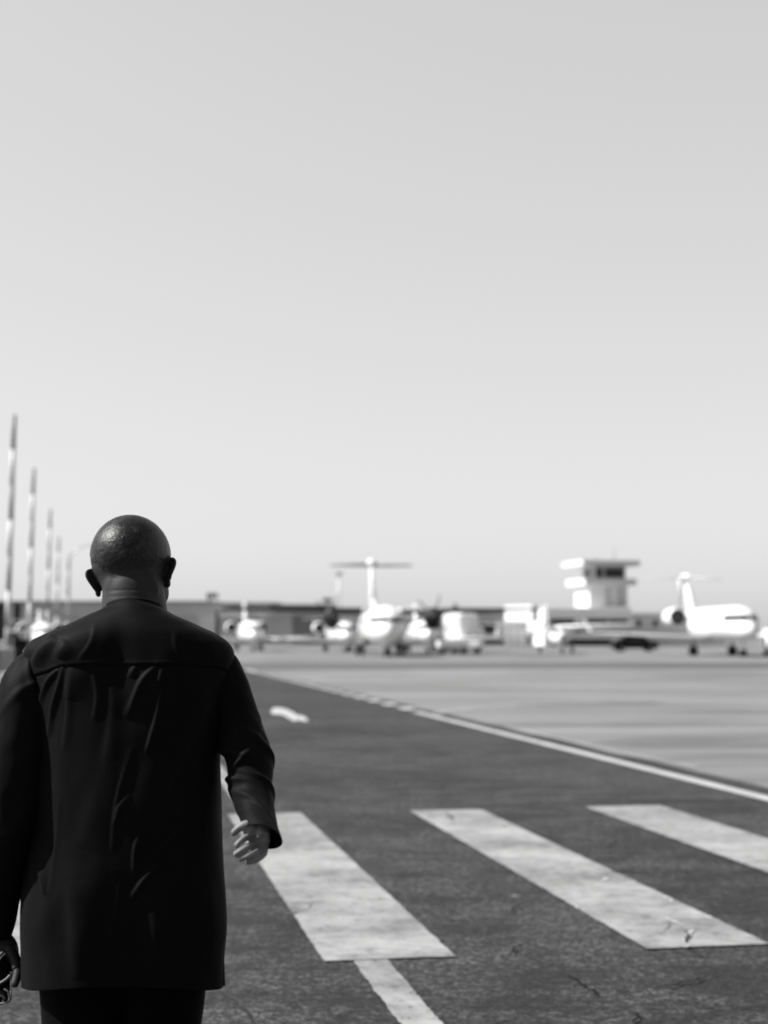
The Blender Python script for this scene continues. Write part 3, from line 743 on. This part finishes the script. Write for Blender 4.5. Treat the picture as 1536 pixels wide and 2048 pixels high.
def fold_h(px, py):
    h = np.zeros_like(px)
    for pts, wd, am in FOLDS:
        pts = [tuple(q) for q in smooth_path(pts, 5)]; best = np.full_like(px, 1e9); u_ = np.zeros_like(px); n = len(pts) - 1; sd_ = np.zeros_like(px)
        for i in range(n):
            ax, ay = pts[i]; bx, by = pts[i + 1]; dx, dy = bx - ax, by - ay; l2 = dx * dx + dy * dy
            tt = np.clip(((px - ax) * dx + (py - ay) * dy) / l2, 0, 1)
            ex, ey = px - ax - tt * dx, py - ay - tt * dy; d = np.hypot(ex, ey)
            m = d < best; best = np.where(m, d, best); u_ = np.where(m, (i + tt) / n, u_); sd_ = np.where(m, ex, sd_)
        # steep on the left, gentle to the right
        wl = wd * (1.05 + .35 * np.tanh(sd_ / (wd * .6)))
        h += am * np.exp(-(best / wl) ** 2) * .95 * np.sin(np.pi * np.clip(u_ * .94 + .03, 0, 1)) ** .6
    return h
def seam_y(px):
    return np.interp(px, [40, 62, 95, 125, 215, 250, 365, 440, 470], [1372, 1352, 1343, 1331, 1329, 1330, 1328, 1336, 1350])
def vnoise(p, sc, seed=0):
    return np.array([noise.noise((q[0] * sc + seed, q[1] * sc, q[2] * sc * .6)) for q in p])
NA = 760
TH = np.sort(np.concatenate([np.linspace(0, np.pi, 180, endpoint=False), np.linspace(np.pi, 2 * np.pi, 580, endpoint=False)]))
pys = []
for i in range(len(TT) - 1):
    n_ = 10 if TT[i + 1][0] < 1300 else max(4, int((TT[i + 1][0] - TT[i][0]) / 2.0))
    pys += list(np.linspace(TT[i][0], TT[i + 1][0], n_, endpoint=False))
pys.append(TT[-1][0]); pys = np.array(pys)
from bisect import bisect
def smooth_interp(x, xs, ys):
    # monotone-ish Catmull-Rom
    out = []
    for q in x:
        i = min(max(bisect(list(xs), q) - 1, 0), len(xs) - 2); h_ = xs[i + 1] - xs[i]; u = (q - xs[i]) / h_
        m0 = (ys[i + 1] - ys[max(i - 1, 0)]) / (xs[i + 1] - xs[max(i - 1, 0)]); m1 = (ys[min(i + 2, len(xs) - 1)] - ys[i]) / (xs[min(i + 2, len(xs) - 1)] - xs[i])
        out.append((2 * u ** 3 - 3 * u * u + 1) * ys[i] + (u ** 3 - 2 * u * u + u) * h_ * m0 + (-2 * u ** 3 + 3 * u * u) * ys[i + 1] + (u ** 3 - u * u) * h_ * m1)
    return np.array(out)
Lp, Rp, Dp = (smooth_interp(pys, tp[:, 0], tp[:, k]) for k in (1, 2, 3))
def torso_rows(scale=1.0, grow=0.0, fold=True, rows=None, na=NA, hem=True):
    out = []
    for i in (range(len(pys)) if rows is None else rows):
        py = pys[i]; cx_ = (Lp[i] + Rp[i]) / 2; a = (Rp[i] - Lp[i]) / 2 * MPX * scale + grow; d = Dp[i] * scale + grow
        e = min(1, max(0, (py - 1210) / 150)); e = 2.0 + .85 * e * e * (3 - 2 * e)
        th = TH if na == NA else np.linspace(0, 2 * np.pi, na, endpoint=False)
        c_, s2 = np.cos(th), np.sin(th)
        rx = np.sign(c_) * np.abs(c_) ** (2 / e) * a; ry = np.sign(s2) * np.abs(s2) ** (2 / e) * d
        # shoulder line: neck sits further back, front lower; spine hollow between shoulder blades
        cen = B(cx_, py)
        du = min(1, max(0, (py - 1195) / 150)); dyc = -.02 * (1 - du * du * (3 - 2 * du))
        x = cen.x + rx; y = YP + dyc + ry
        x = x + (cen.x / YP) * (y - YP)
        z = np.full(na, cen.z)
        # collar edge dips towards the front
        fr = np.clip((ry / d + 1) / 2, 0, 1); z = z - fr * np.interp(py, [1195, 1240, 1300], [.035, .02, 0]) 
        if hem:
            hu = min(1, max(0, (py - 1620) / 344)); z = z + hu * hu * (3 - 2 * hu) * .024 * (1 - (rx / a) ** 2)
        P3 = np.stack([x, y, z], 1)
        if fold:
            ppx, ppy = PROJ(x, y, z)
            back = np.clip(-ry / d * 3, 0, 1)
            h = fold_h(ppx, ppy) * back
            sy = seam_y(ppx)
            ins = np.clip((ppx - 40) / 10, 0, 1) * np.clip((470 - ppx) / 10, 0, 1)
            dlt = ppy - sy
            h = h - back * ins * (.0035 * np.clip((dlt + .5) / 2.0, 0, 1) * np.exp(-np.maximum(dlt, 0) / 60)) - back * ins * .002 * np.exp(-((dlt - 1.0) / 1.6) ** 2)
            h = h + back * ins * .0007 * np.exp(-((dlt + 5) / 1.5) ** 2)
            # spine hollow and shoulder blades
            h = h - back * .007 * np.exp(-((ppx - 238) / 30) ** 2) * np.exp(-((ppy - 1330) / 110) ** 2)
            h = h + back * .006 * (np.exp(-((ppx - 150) / 45) ** 2) + np.exp(-((ppx - 340) / 45) ** 2)) * np.exp(-((ppy - 1330) / 60) ** 2)
            w_ = np.interp(py, [1200, 1260, 1400, 1972], [0.0, .3, 1, 1.3])
            h = h + w_ * (.0028 * vnoise(P3, 9, 3) + .0016 * vnoise(P3, 22, 8))
            nx, ny = c_ * 1.0, s2 * 1.0
            nl = np.hypot(nx / a, ny / d); P3[:, 0] += h * nx / a / nl; P3[:, 1] += h * ny / d / nl
        out.append(P3)
    return out
shirt = MB()
rows = torso_rows()
shirt.rings([[tuple(p) for p in r_] for r_ in rows], False)
# side-slit flap at the right hem
# sleeves
def sleeve(pts, seed, cuff_tilt, wr):
    path = smooth_path(pts, 26); n = len(path); na = 110
    C = [B(p[0], p[1], p[2]) for p in path]; rad = [p[3] for p in path]
    ref = Vector((0, -1, 0)); rs = []; s_acc = 0
    for i in range(n):
        d = (C[min(i + 1, n - 1)] - C[max(i - 1, 0)]).normalized()
        if i: s_acc += (C[i] - C[i - 1]).length
        a = d.cross(ref).normalized(); c2 = a.cross(d).normalized(); u = i / (n - 1)
        ring = []
        tl = max(0, (u - .8) / .2)
        for j in range(na):
            q = 2 * math.pi * j / na
            h = 0
            for (u0, q0, tw, wu, am) in wr:
                dq = math.atan2(math.sin(q - q0), math.cos(q - q0))
                h += am * math.exp(-((u - u0 - tw * dq) / wu) ** 2) * math.exp(-(dq / 1.3) ** 2)
            pt = C[i] + (a * math.cos(q) + c2 * math.sin(q)) * rad[i]
            h += .003 * noise.noise((pt.x * 16 + seed, pt.y * 16, pt.z * 10)) + .0015 * noise.noise((pt.x * 40 + seed, pt.y * 40, pt.z * 24))
            pt = C[i] + (a * math.cos(q) + c2 * math.sin(q)) * (rad[i] + h)
            pt = pt + d * (cuff_tilt(q) * tl)
            ring.append(pt)
        rs.append(ring)
    return rs, a, c2
LA = [(118, 1322, .0, .036), (88, 1342, -.01, .055), (62, 1380, -.03, .065), (46, 1460, -.055, .063), (30, 1560, -.07, .058), (20, 1650, -.065, .0535), (10, 1740, -.03, .047), (0, 1800, .00, .041), (-8, 1862, .03, .034)]
RA = [(400, 1318, .0, .036), (428, 1340, -.005, .052), (451, 1382, -.02, .050), (474, 1440, -.045, .0455), (493, 1500, -.08, .0475), (501, 1545, -.10, .0445), (505, 1590, -.13, .0390), (514, 1634, -.18, .0340), (527, 1674, -.235, .0325)]
wl = [(.10, 1.2, .10, .020, .008), (.16, 1.0, .12, .018, .006), (.22, 2.2, -.1, .02, .005), (.50, .8, .08, .03, .004), (.62, 1.9, -.08, .03, .004), (.75, 1.2, .1, .025, .003)]
wr_ = [(.12, 1.9, -.10, .022, .006), (.48, .3, .06, .022, .009), (.53, 2.6, .08, .020, .006), (.60, 1.2, -.10, .020, .006), (.66, .2, .05, .018, .007), (.74, 2.8, .05, .020, .006), (.82, 1.5, .08, .018, .004)]
rsL, _, _ = sleeve(LA, 1, lambda q: 0.0, wl)
rsR, aR, cR = sleeve(RA, 5, lambda q: -.026 * math.cos(q) - .004 * math.sin(q), wr_)
shirt.rings(rsL, False); shirt.rings(rsR, False)
sh = pbuild(shirt, 'shirt', m_shirt)
sol = sh.modifiers.new('thickness', 'SOLIDIFY'); sol.thickness = .0016; sol.offset = -1
# slit flap
fl = MB(); r0_ = []
for i in range(24):
    u = i / 23; py = 1888 + u * 84
    r0_.append([B(443, py, -.02), B(449.5 - 3 * (1 - u), py, -.035 - .006 * math.sin(u * 3)), B(450.5 - 3 * (1 - u), py, -.028), B(443, py, -.012)])
fl.rings(r0_); f_ = pbuild(fl, 'side_flap', m_shirt, sh)
# collar band
cb = MB(); rr_ = []
for q in np.linspace(0, 2 * np.pi, 90, endpoint=False):
    pass
cen = B(266, 1203); ring_o, ring_i = [], []
for k_ in range(5):
    ring = []
    off, zz_ = [(.0, -.018), (.0022, -.008), (.0022, .000), (.0, .0025), (-.003, -.002)][k_]
    for j in range(100):
        q = 2 * math.pi * j / 100; ax_, by_ = .0640 + off + .004 * (zz_ < -.01), .072 + off
        x_ = math.cos(q) * ax_; y_ = math.sin(q) * by_ - .014; fr = (math.sin(q) + 1) / 2
        ring.append((cen.x + x_ + cen.x / YP * y_, YP + y_, cen.z + .004 + zz_ - fr * .045))
    rr_.append(ring)
cb.rings(rr_, False); pbuild(cb, 'collar', m_shirt, sh)

# ---- trousers and shoes
tr = MB()
hipc = B(247, 1900)
def leg(sg, knee, ank, rtop):
    h0 = hipc + Vector((sg * .080, .0, -.0)); hz = h0.z
    pts = [(h0.x, h0.y, hz + .06, .080), (h0.x, h0.y, hz - .02, .096), (h0.x, h0.y, hz - .10, .092), (h0.x + sg * .0, h0.y, hz - .18, .083), knee, ank]
    pth = smooth_path(pts, 12)
    tr.tube([p[:3] for p in pth], [p[3] for p in pth], 40)
    return pth
hx = hipc.x
legL = leg(-1, (hx - .085, YP + .10, .50, .070), (hx - .085, YP + .02, .10, .056), .1)
legR = leg(1, (hx + .085, YP - .02, .50, .070), (hx + .09, YP - .16, .12, .056), .1)
tr.tube([hipc + Vector((0, 0, .16)), hipc + Vector((0, 0, .02)), hipc + Vector((0, 0, -.05))], [.150, .165, .12], 48, flat=.8, up=(0, -1, 0))
tro = pbuild(tr, 'trousers', m_trous)
rm = tro.modifiers.new('remesh', 'REMESH'); rm.mode = 'VOXEL'; rm.voxel_size = .006; rm.use_smooth_shade = True
sm = tro.modifiers.new('smooth', 'SMOOTH'); sm.iterations = 6
for (ex, ey, ez, tilt) in ((hx - .085, YP + .02, 0, 0), (hx + .09, YP - .16, 0.0, 0)):
    so_ = MB(); rs = []
    for yy, wd, ht in ((-.10, .024, .045), (-.085, .034, .075), (-.03, .038, .085), (.04, .043, .07), (.11, .048, .052), (.16, .042, .042), (.185, .02, .028)):
        rs.append([(ex + math.cos(q) * wd, ey + yy, max(.001, ht / 2 + math.sin(q) * ht / 2)) for q in (2 * math.pi * j / 20 for j in range(20))])
    so_.rings(rs); pbuild(so_, 'shoe', m_dark)

# ---- body: one continuous surface (neck, head, ears, arms, hands, legs)
bd = MB()
hc = B(261.5, 1113, .035)
tilt = Matrix.Rotation(R(-14), 3, 'X') @ Matrix.Rotation(R(-3), 3, 'Y')
bd.ball(hc, (.0860, .101, .0890), 48, 28, tilt)
bd.ball(B(264, 1143, .025), (.0755, .080, .066), 40, 24, tilt)
bd.ball(B(272, 1165, .085), (.060, .060, .075), 36, 20)                    # jaw and face
bd.ball(B(306, 1185, .055), (.034, .055, .042), 28, 16)                    # right cheek and jaw angle
bd.ball(B(240, 1190, .070), (.030, .045, .035), 28, 16)
bd.ball(B(275, 1215, .125), (.028, .022, .020), 20, 12)                    # chin
bd.ball(B(276, 1160, .150), (.013, .020, .022), 16, 10)                    # nose
bd.ball(B(276, 1185, .140), (.024, .012, .009), 16, 10)                    # lips
bd.ball(B(276, 1135, .128), (.050, .014, .012), 20, 10)                    # brow
bd.tube([B(264, 1150, .02), B(267, 1185, .0), B(268, 1215, -.005), B(266, 1250, -.005)], [.066, .0660, .0700, .078], 40, up=(0, -1, 0))
bd.ball(B(230, 1178, -.035), (.022, .016, .040), 24, 14); bd.ball(B(296, 1178, -.035), (.024, .016, .040), 24, 14)   # neck muscles
def ear(side, top, bot, dy, out):
    T_, B_ = B(top[0], top[1], dy), B(bot[0], bot[1], dy)
    up_ = (T_ - B_); hgt = up_.length; mid = (T_ + B_) / 2
    for kk, rr in ((1.0, .0036), (.80, .0030), (.62, .0028), (.45, .0028), (.28, .003), (.12, .003)):
        pts = []
        for j in range(25):
            q = 2 * math.pi * j / 24
            v_ = math.sin(q) * hgt / 2 * kk; yb = -math.cos(q) * .019 * kk * (1 + .25 * math.sin(q))
            fl_ = max(0, -yb / .019) * out * (.55 + .45 * math.sin(q)) - (1 - kk) * .007
            pts.append(mid + Vector((side * fl_ - side * (0.003), yb, 0)) + up_.normalized() * v_)
        bd.tube(pts, rr, 8)
    bd.ball(mid + Vector((-side * .008, .012, -.003)), (.010, .014, .020), 16, 10)
    bd.ball(B_ + Vector((-side * .002, .000, .004)), (.0070, .009, .011), 14, 8)
ear(-1, (182, 1140), (195, 1188), .020, .0165)
ear(1, (345, 1117), (337, 1170), .020, .0165)
trs = torso_rows(.84, 0, False, [i for i in range(12, len(pys), 5) if pys[i] < 1890], 60, False)
bd.rings([[tuple(p) for p in r_] for r_ in trs])
for A_, sc in ((LA, .80), (RA, .80)):
    pth = smooth_path([(p[0], p[1], p[2], p[3] * sc * (.45 if p[1] > 1640 and p[0] > 300 else 1)) for p in A_], 8)
    bd.tube([B(*p[:3]) for p in pth], [p[3] for p in pth], 32, up=(0, -1, 0))
for pth in (legL, legR):
    bd.tube([p[:3] for p in pth], [p[3] * .85 for p in pth], 28)
def finger(pts, r0_, r1_, hand_y=0):
    pp = smooth_path([tuple(p) for p in pts], 6); n = len(pp)
    bd.tube([B(*p) for p in pp], [r0_ + (r1_ - r0_) * i / (n - 1) for i in range(n)], 14)
    bd.ball(B(*pp[-1]), r1_, 14, 10)
# right hand: back-swung, palm to the camera, fingers curled
HD = -.203
def RB(px, py, dy): return B(px, py, HD + dy)
def rfinger(pts, r0_, r1_): finger([(p[0], p[1], p[2] + HD) for p in pts], r0_, r1_)
bd.tube([B(512, 1625, -.17), B(520, 1648, -.215), RB(523, 1662, -.014), RB(522, 1682, -.015), RB(520, 1692, -.015)], [.018, .018, .0195, .021, .012], 24, flat=.75, up=(0, -1, 0))
bd.ball(RB(519, 1687, -.012), (.019, .013, .024), 24, 14, Matrix.Rotation(R(38), 3, 'Y'))
bd.ball(RB(525, 1694, -.016), (.012, .012, .018), 20, 12, Matrix.Rotation(R(30), 3, 'Y'))
bd.ball(RB(500, 1662, -.022), (.012, .011, .016), 20, 12, Matrix.Rotation(R(-40), 3, 'Y'))   # thumb base
rfinger([(530, 1692, -.018), (527, 1708, -.032), (513, 1719, -.048), (496, 1724, -.052)], .0074, .0056)
rfinger([(520, 1690, -.016), (514, 1702, -.038), (499, 1711, -.058), (481, 1718, -.062)], .0078, .0060)
rfinger([(510, 1682, -.016), (502, 1690, -.036), (487, 1699, -.056), (472, 1708, -.062)], .0078, .0060)
rfinger([(502, 1672, -.016), (495, 1674, -.030), (484, 1680, -.044), (474, 1690, -.050)], .0076, .0057)
rfinger([(506, 1656, -.020), (494, 1650, -.024), (480, 1655, -.026), (468, 1665, -.026)], .0115, .0070)
# left hand: closed on the bag, back of the hand to the camera
bd.tube([B(-6, 1858, .06), B(-2, 1885, .05), B(2, 1910, .04)], [.028, .030, .034], 24, flat=.62, up=(0, -1, 0))
bd.ball(B(4, 1905, .042), (.036, .018, .044), 24, 14)
finger([(20, 1895, .035), (31, 1920, .020), (35, 1945, .0), (30, 1967, -.015)], .0125, .0088)
finger([(12, 1925, .05), (17, 1950, .055), (14, 1975, .050), (4, 1990, .035)], .0100, .0082)
finger([(0, 1930, .05), (2, 1957, .06), (-2, 1982, .055), (-10, 1996, .035)], .0100, .0082)
finger([(-14, 1928, .05), (-14, 1955, .06), (-18, 1978, .055), (-26, 1990, .035)], .0098, .0080)
finger([(-27, 1920, .05), (-30, 1943, .058), (-34, 1962, .052), (-40, 1974, .035)], .0088, .0070)
body = pbuild(bd, 'body', m_skin)
rm = body.modifiers.new('remesh', 'REMESH'); rm.mode = 'VOXEL'; rm.voxel_size = .0019; rm.use_smooth_shade = True
sm = body.modifiers.new('smooth', 'SMOOTH'); sm.factor = .5; sm.iterations = 2
dg = bpy.context.evaluated_depsgraph_get(); ev = body.evaluated_get(dg); me = bpy.data.meshes.new_from_object(ev)
body.modifiers.clear(); old = body.data; body.data = me; bpy.data.meshes.remove(old); me.name = 'body'
nv = len(me.vertices); co = np.empty(nv * 3); me.vertices.foreach_get('co', co); co = co.reshape(-1, 3)
pl = np.array(person.location); wc = co + pl
vpx, vpy = PROJ(wc[:, 0], wc[:, 1], wc[:, 2])
# extra smoothing of the skull (not of ears or hands)
ed = np.empty(len(me.edges) * 2, dtype=np.int64); me.edges.foreach_get('vertices', ed); ed = ed.reshape(-1, 2)
hd = (vpy < 1235) & (np.abs(wc[:, 0] - (hc.x + .005)) < np.where((vpy > 1128) & (vpy < 1198), .066, .0855)) & (wc[:, 1] < YP + .13)
cnt = np.bincount(ed.ravel(), minlength=nv)[:, None]
for _ in range(45):
    acc = np.zeros_like(co); np.add.at(acc, ed[:, 0], co[ed[:, 1]]); np.add.at(acc, ed[:, 1], co[ed[:, 0]])
    av = acc / np.maximum(cnt, 1); co = np.where(hd[:, None], co * .5 + av * .5, co)
dirn = co - (np.array(B(266, 1180, .02)) - pl); dirn[:, 2] = 0; dirn /= np.linalg.norm(dirn, axis=1)[:, None] + 1e-9
cr_ = 0
for y0_, am in ((1180, .0006), (1192, .0003)):
    cr_ = cr_ + am * np.exp(-((vpy - y0_ - .0009 * (vpx - 262) ** 2) / 2.6) ** 2)
nk = hd & (wc[:, 1] < YP - .0) & (vpx > 205) & (vpx < 328); co = co - dirn * (cr_ * nk * np.clip((328 - vpx) / 20, 0, 1) * np.clip((vpx - 205) / 20, 0, 1))[:, None]
me.vertices.foreach_set('co', co.ravel()); me.update()
nrm = np.empty(nv * 3); me.vertices.foreach_get('normal', nrm); nrm = nrm.reshape(-1, 3)
# pale palm on the right hand: faces on the palm side
me.materials.clear(); me.materials.append(m_skin); me.materials.append(m_palm)
npoly = len(me.polygons); pc = np.empty(npoly * 3); me.polygons.foreach_get('center', pc); pc = pc.reshape(-1, 3) + pl
pn = np.empty(npoly * 3); me.polygons.foreach_get('normal', pn); pn = pn.reshape(-1, 3)
qx, qy = PROJ(pc[:, 0], pc[:, 1], pc[:, 2])
palm = (qx > 462) & (qx < 545) & (qy > 1640) & (qy < 1735) & (pn[:, 1] < .35)
me.polygons.foreach_set('material_index', palm.astype(np.int32)); me.polygons.foreach_set('use_smooth', [True] * npoly)
# short hair: a thin shell over the scalp
lo = np.empty(len(me.loops), dtype=np.int64); me.loops.foreach_get('vertex_index', lo)
hl = np.interp(qx, [150, 185, 205, 235, 260, 300, 345, 370], [1112, 1122, 1134, 1128, 1120, 1122, 1116, 1110])
hs = (qy < hl + 3 * np.sin(qx * .35) + 2 * np.sin(qx * .9)) & (np.abs(pc[:, 0] - hc.x - .002) < np.where(qy > 1112, .078, .0885)) & (pc[:, 1] < YP + .115)
ids = np.nonzero(hs)[0]; st_ = np.empty(npoly, dtype=np.int64); me.polygons.foreach_get('loop_start', st_)
tot = np.empty(npoly, dtype=np.int64); me.polygons.foreach_get('loop_total', tot)
fs = [tuple(lo[st_[i]:st_[i] + tot[i]]) for i in ids]; used = sorted(set(v for f in fs for v in f)); mp = {v: i for i, v in enumerate(used)}
hm = MB(); hm.v = [tuple(co[v] + nrm[v] * (.0010 + .0003 * noise.noise(tuple(co[v] * 120)) + .0004 * noise.noise(tuple(co[v] * 300)))) for v in used]; hm.f = [tuple(mp[v] for v in f) for f in fs]
hm.build('hair', m_hair, body, True)
body['label'] = 'dark skin, pale right palm'

# ---- what he carries in the left hand: a small dark cloth cap with pale straps
bag = empty('cloth_cap', B(-12, 1950, .03), 0, 'crumpled black cap with pale straps held in the left hand of the man', 'cap')
bi = Matrix.Translation(-bag.location)
m_strap = grey("strap_pale", .16, .6, .3, .1, 20)
mb = MB(); c0 = B(-14, 1948, .03); mb.ball(c0, (.040, .024, .050), 48, 30)
mb.v = [tuple(bi @ (Vector(v) + (Vector(v) - c0).normalized() * (.006 * noise.noise((v[0] * 40, v[1] * 40, v[2] * 40)) + .003 * noise.noise((v[0] * 110, v[1] * 110, v[2] * 110))))) for v in mb.v]
cap_b = mb.build('crown', m_shirt, bag, True)
def strap(pts, r_, mat=m_strap, nm='strap'):
    pp = smooth_path(pts, 10); m_ = MB(); m_.tube([bi @ B(*p) for p in pp], r_, 8); m_.build(nm, mat, bag, True)
strap([(-8, 1918, .0), (0, 1909, -.004), (6, 1903, -.002)], .0022); strap([(-6, 1925, .0), (3, 1914, -.004), (11, 1906, -.002)], .0022)
strap([(-20, 1975, -.004), (0, 1966, -.008), (14, 1957, -.004), (24, 1945, .004)], .0026)
strap([(22, 1950, .0), (22, 1975, .002), (22, 1998, .0), (14, 2006, -.002), (4, 2000, .0)], .0014, m_strap)
strap([(8, 1978, -.002), (17, 1985, -.003), (20, 2000, -.002), (10, 2005, .0), (0, 2007, .002), (-12, 2010, .004)], .0018, m_strap)
strap([(-4, 1990, .0), (5, 1992, -.004), (9, 1998, -.002)], .0026)
mb = MB(); mb.ball(bi @ B(-6, 1995, .01), (.024, .008, .016), 24, 14); mb.build('peak', m_shirt, bag, True)
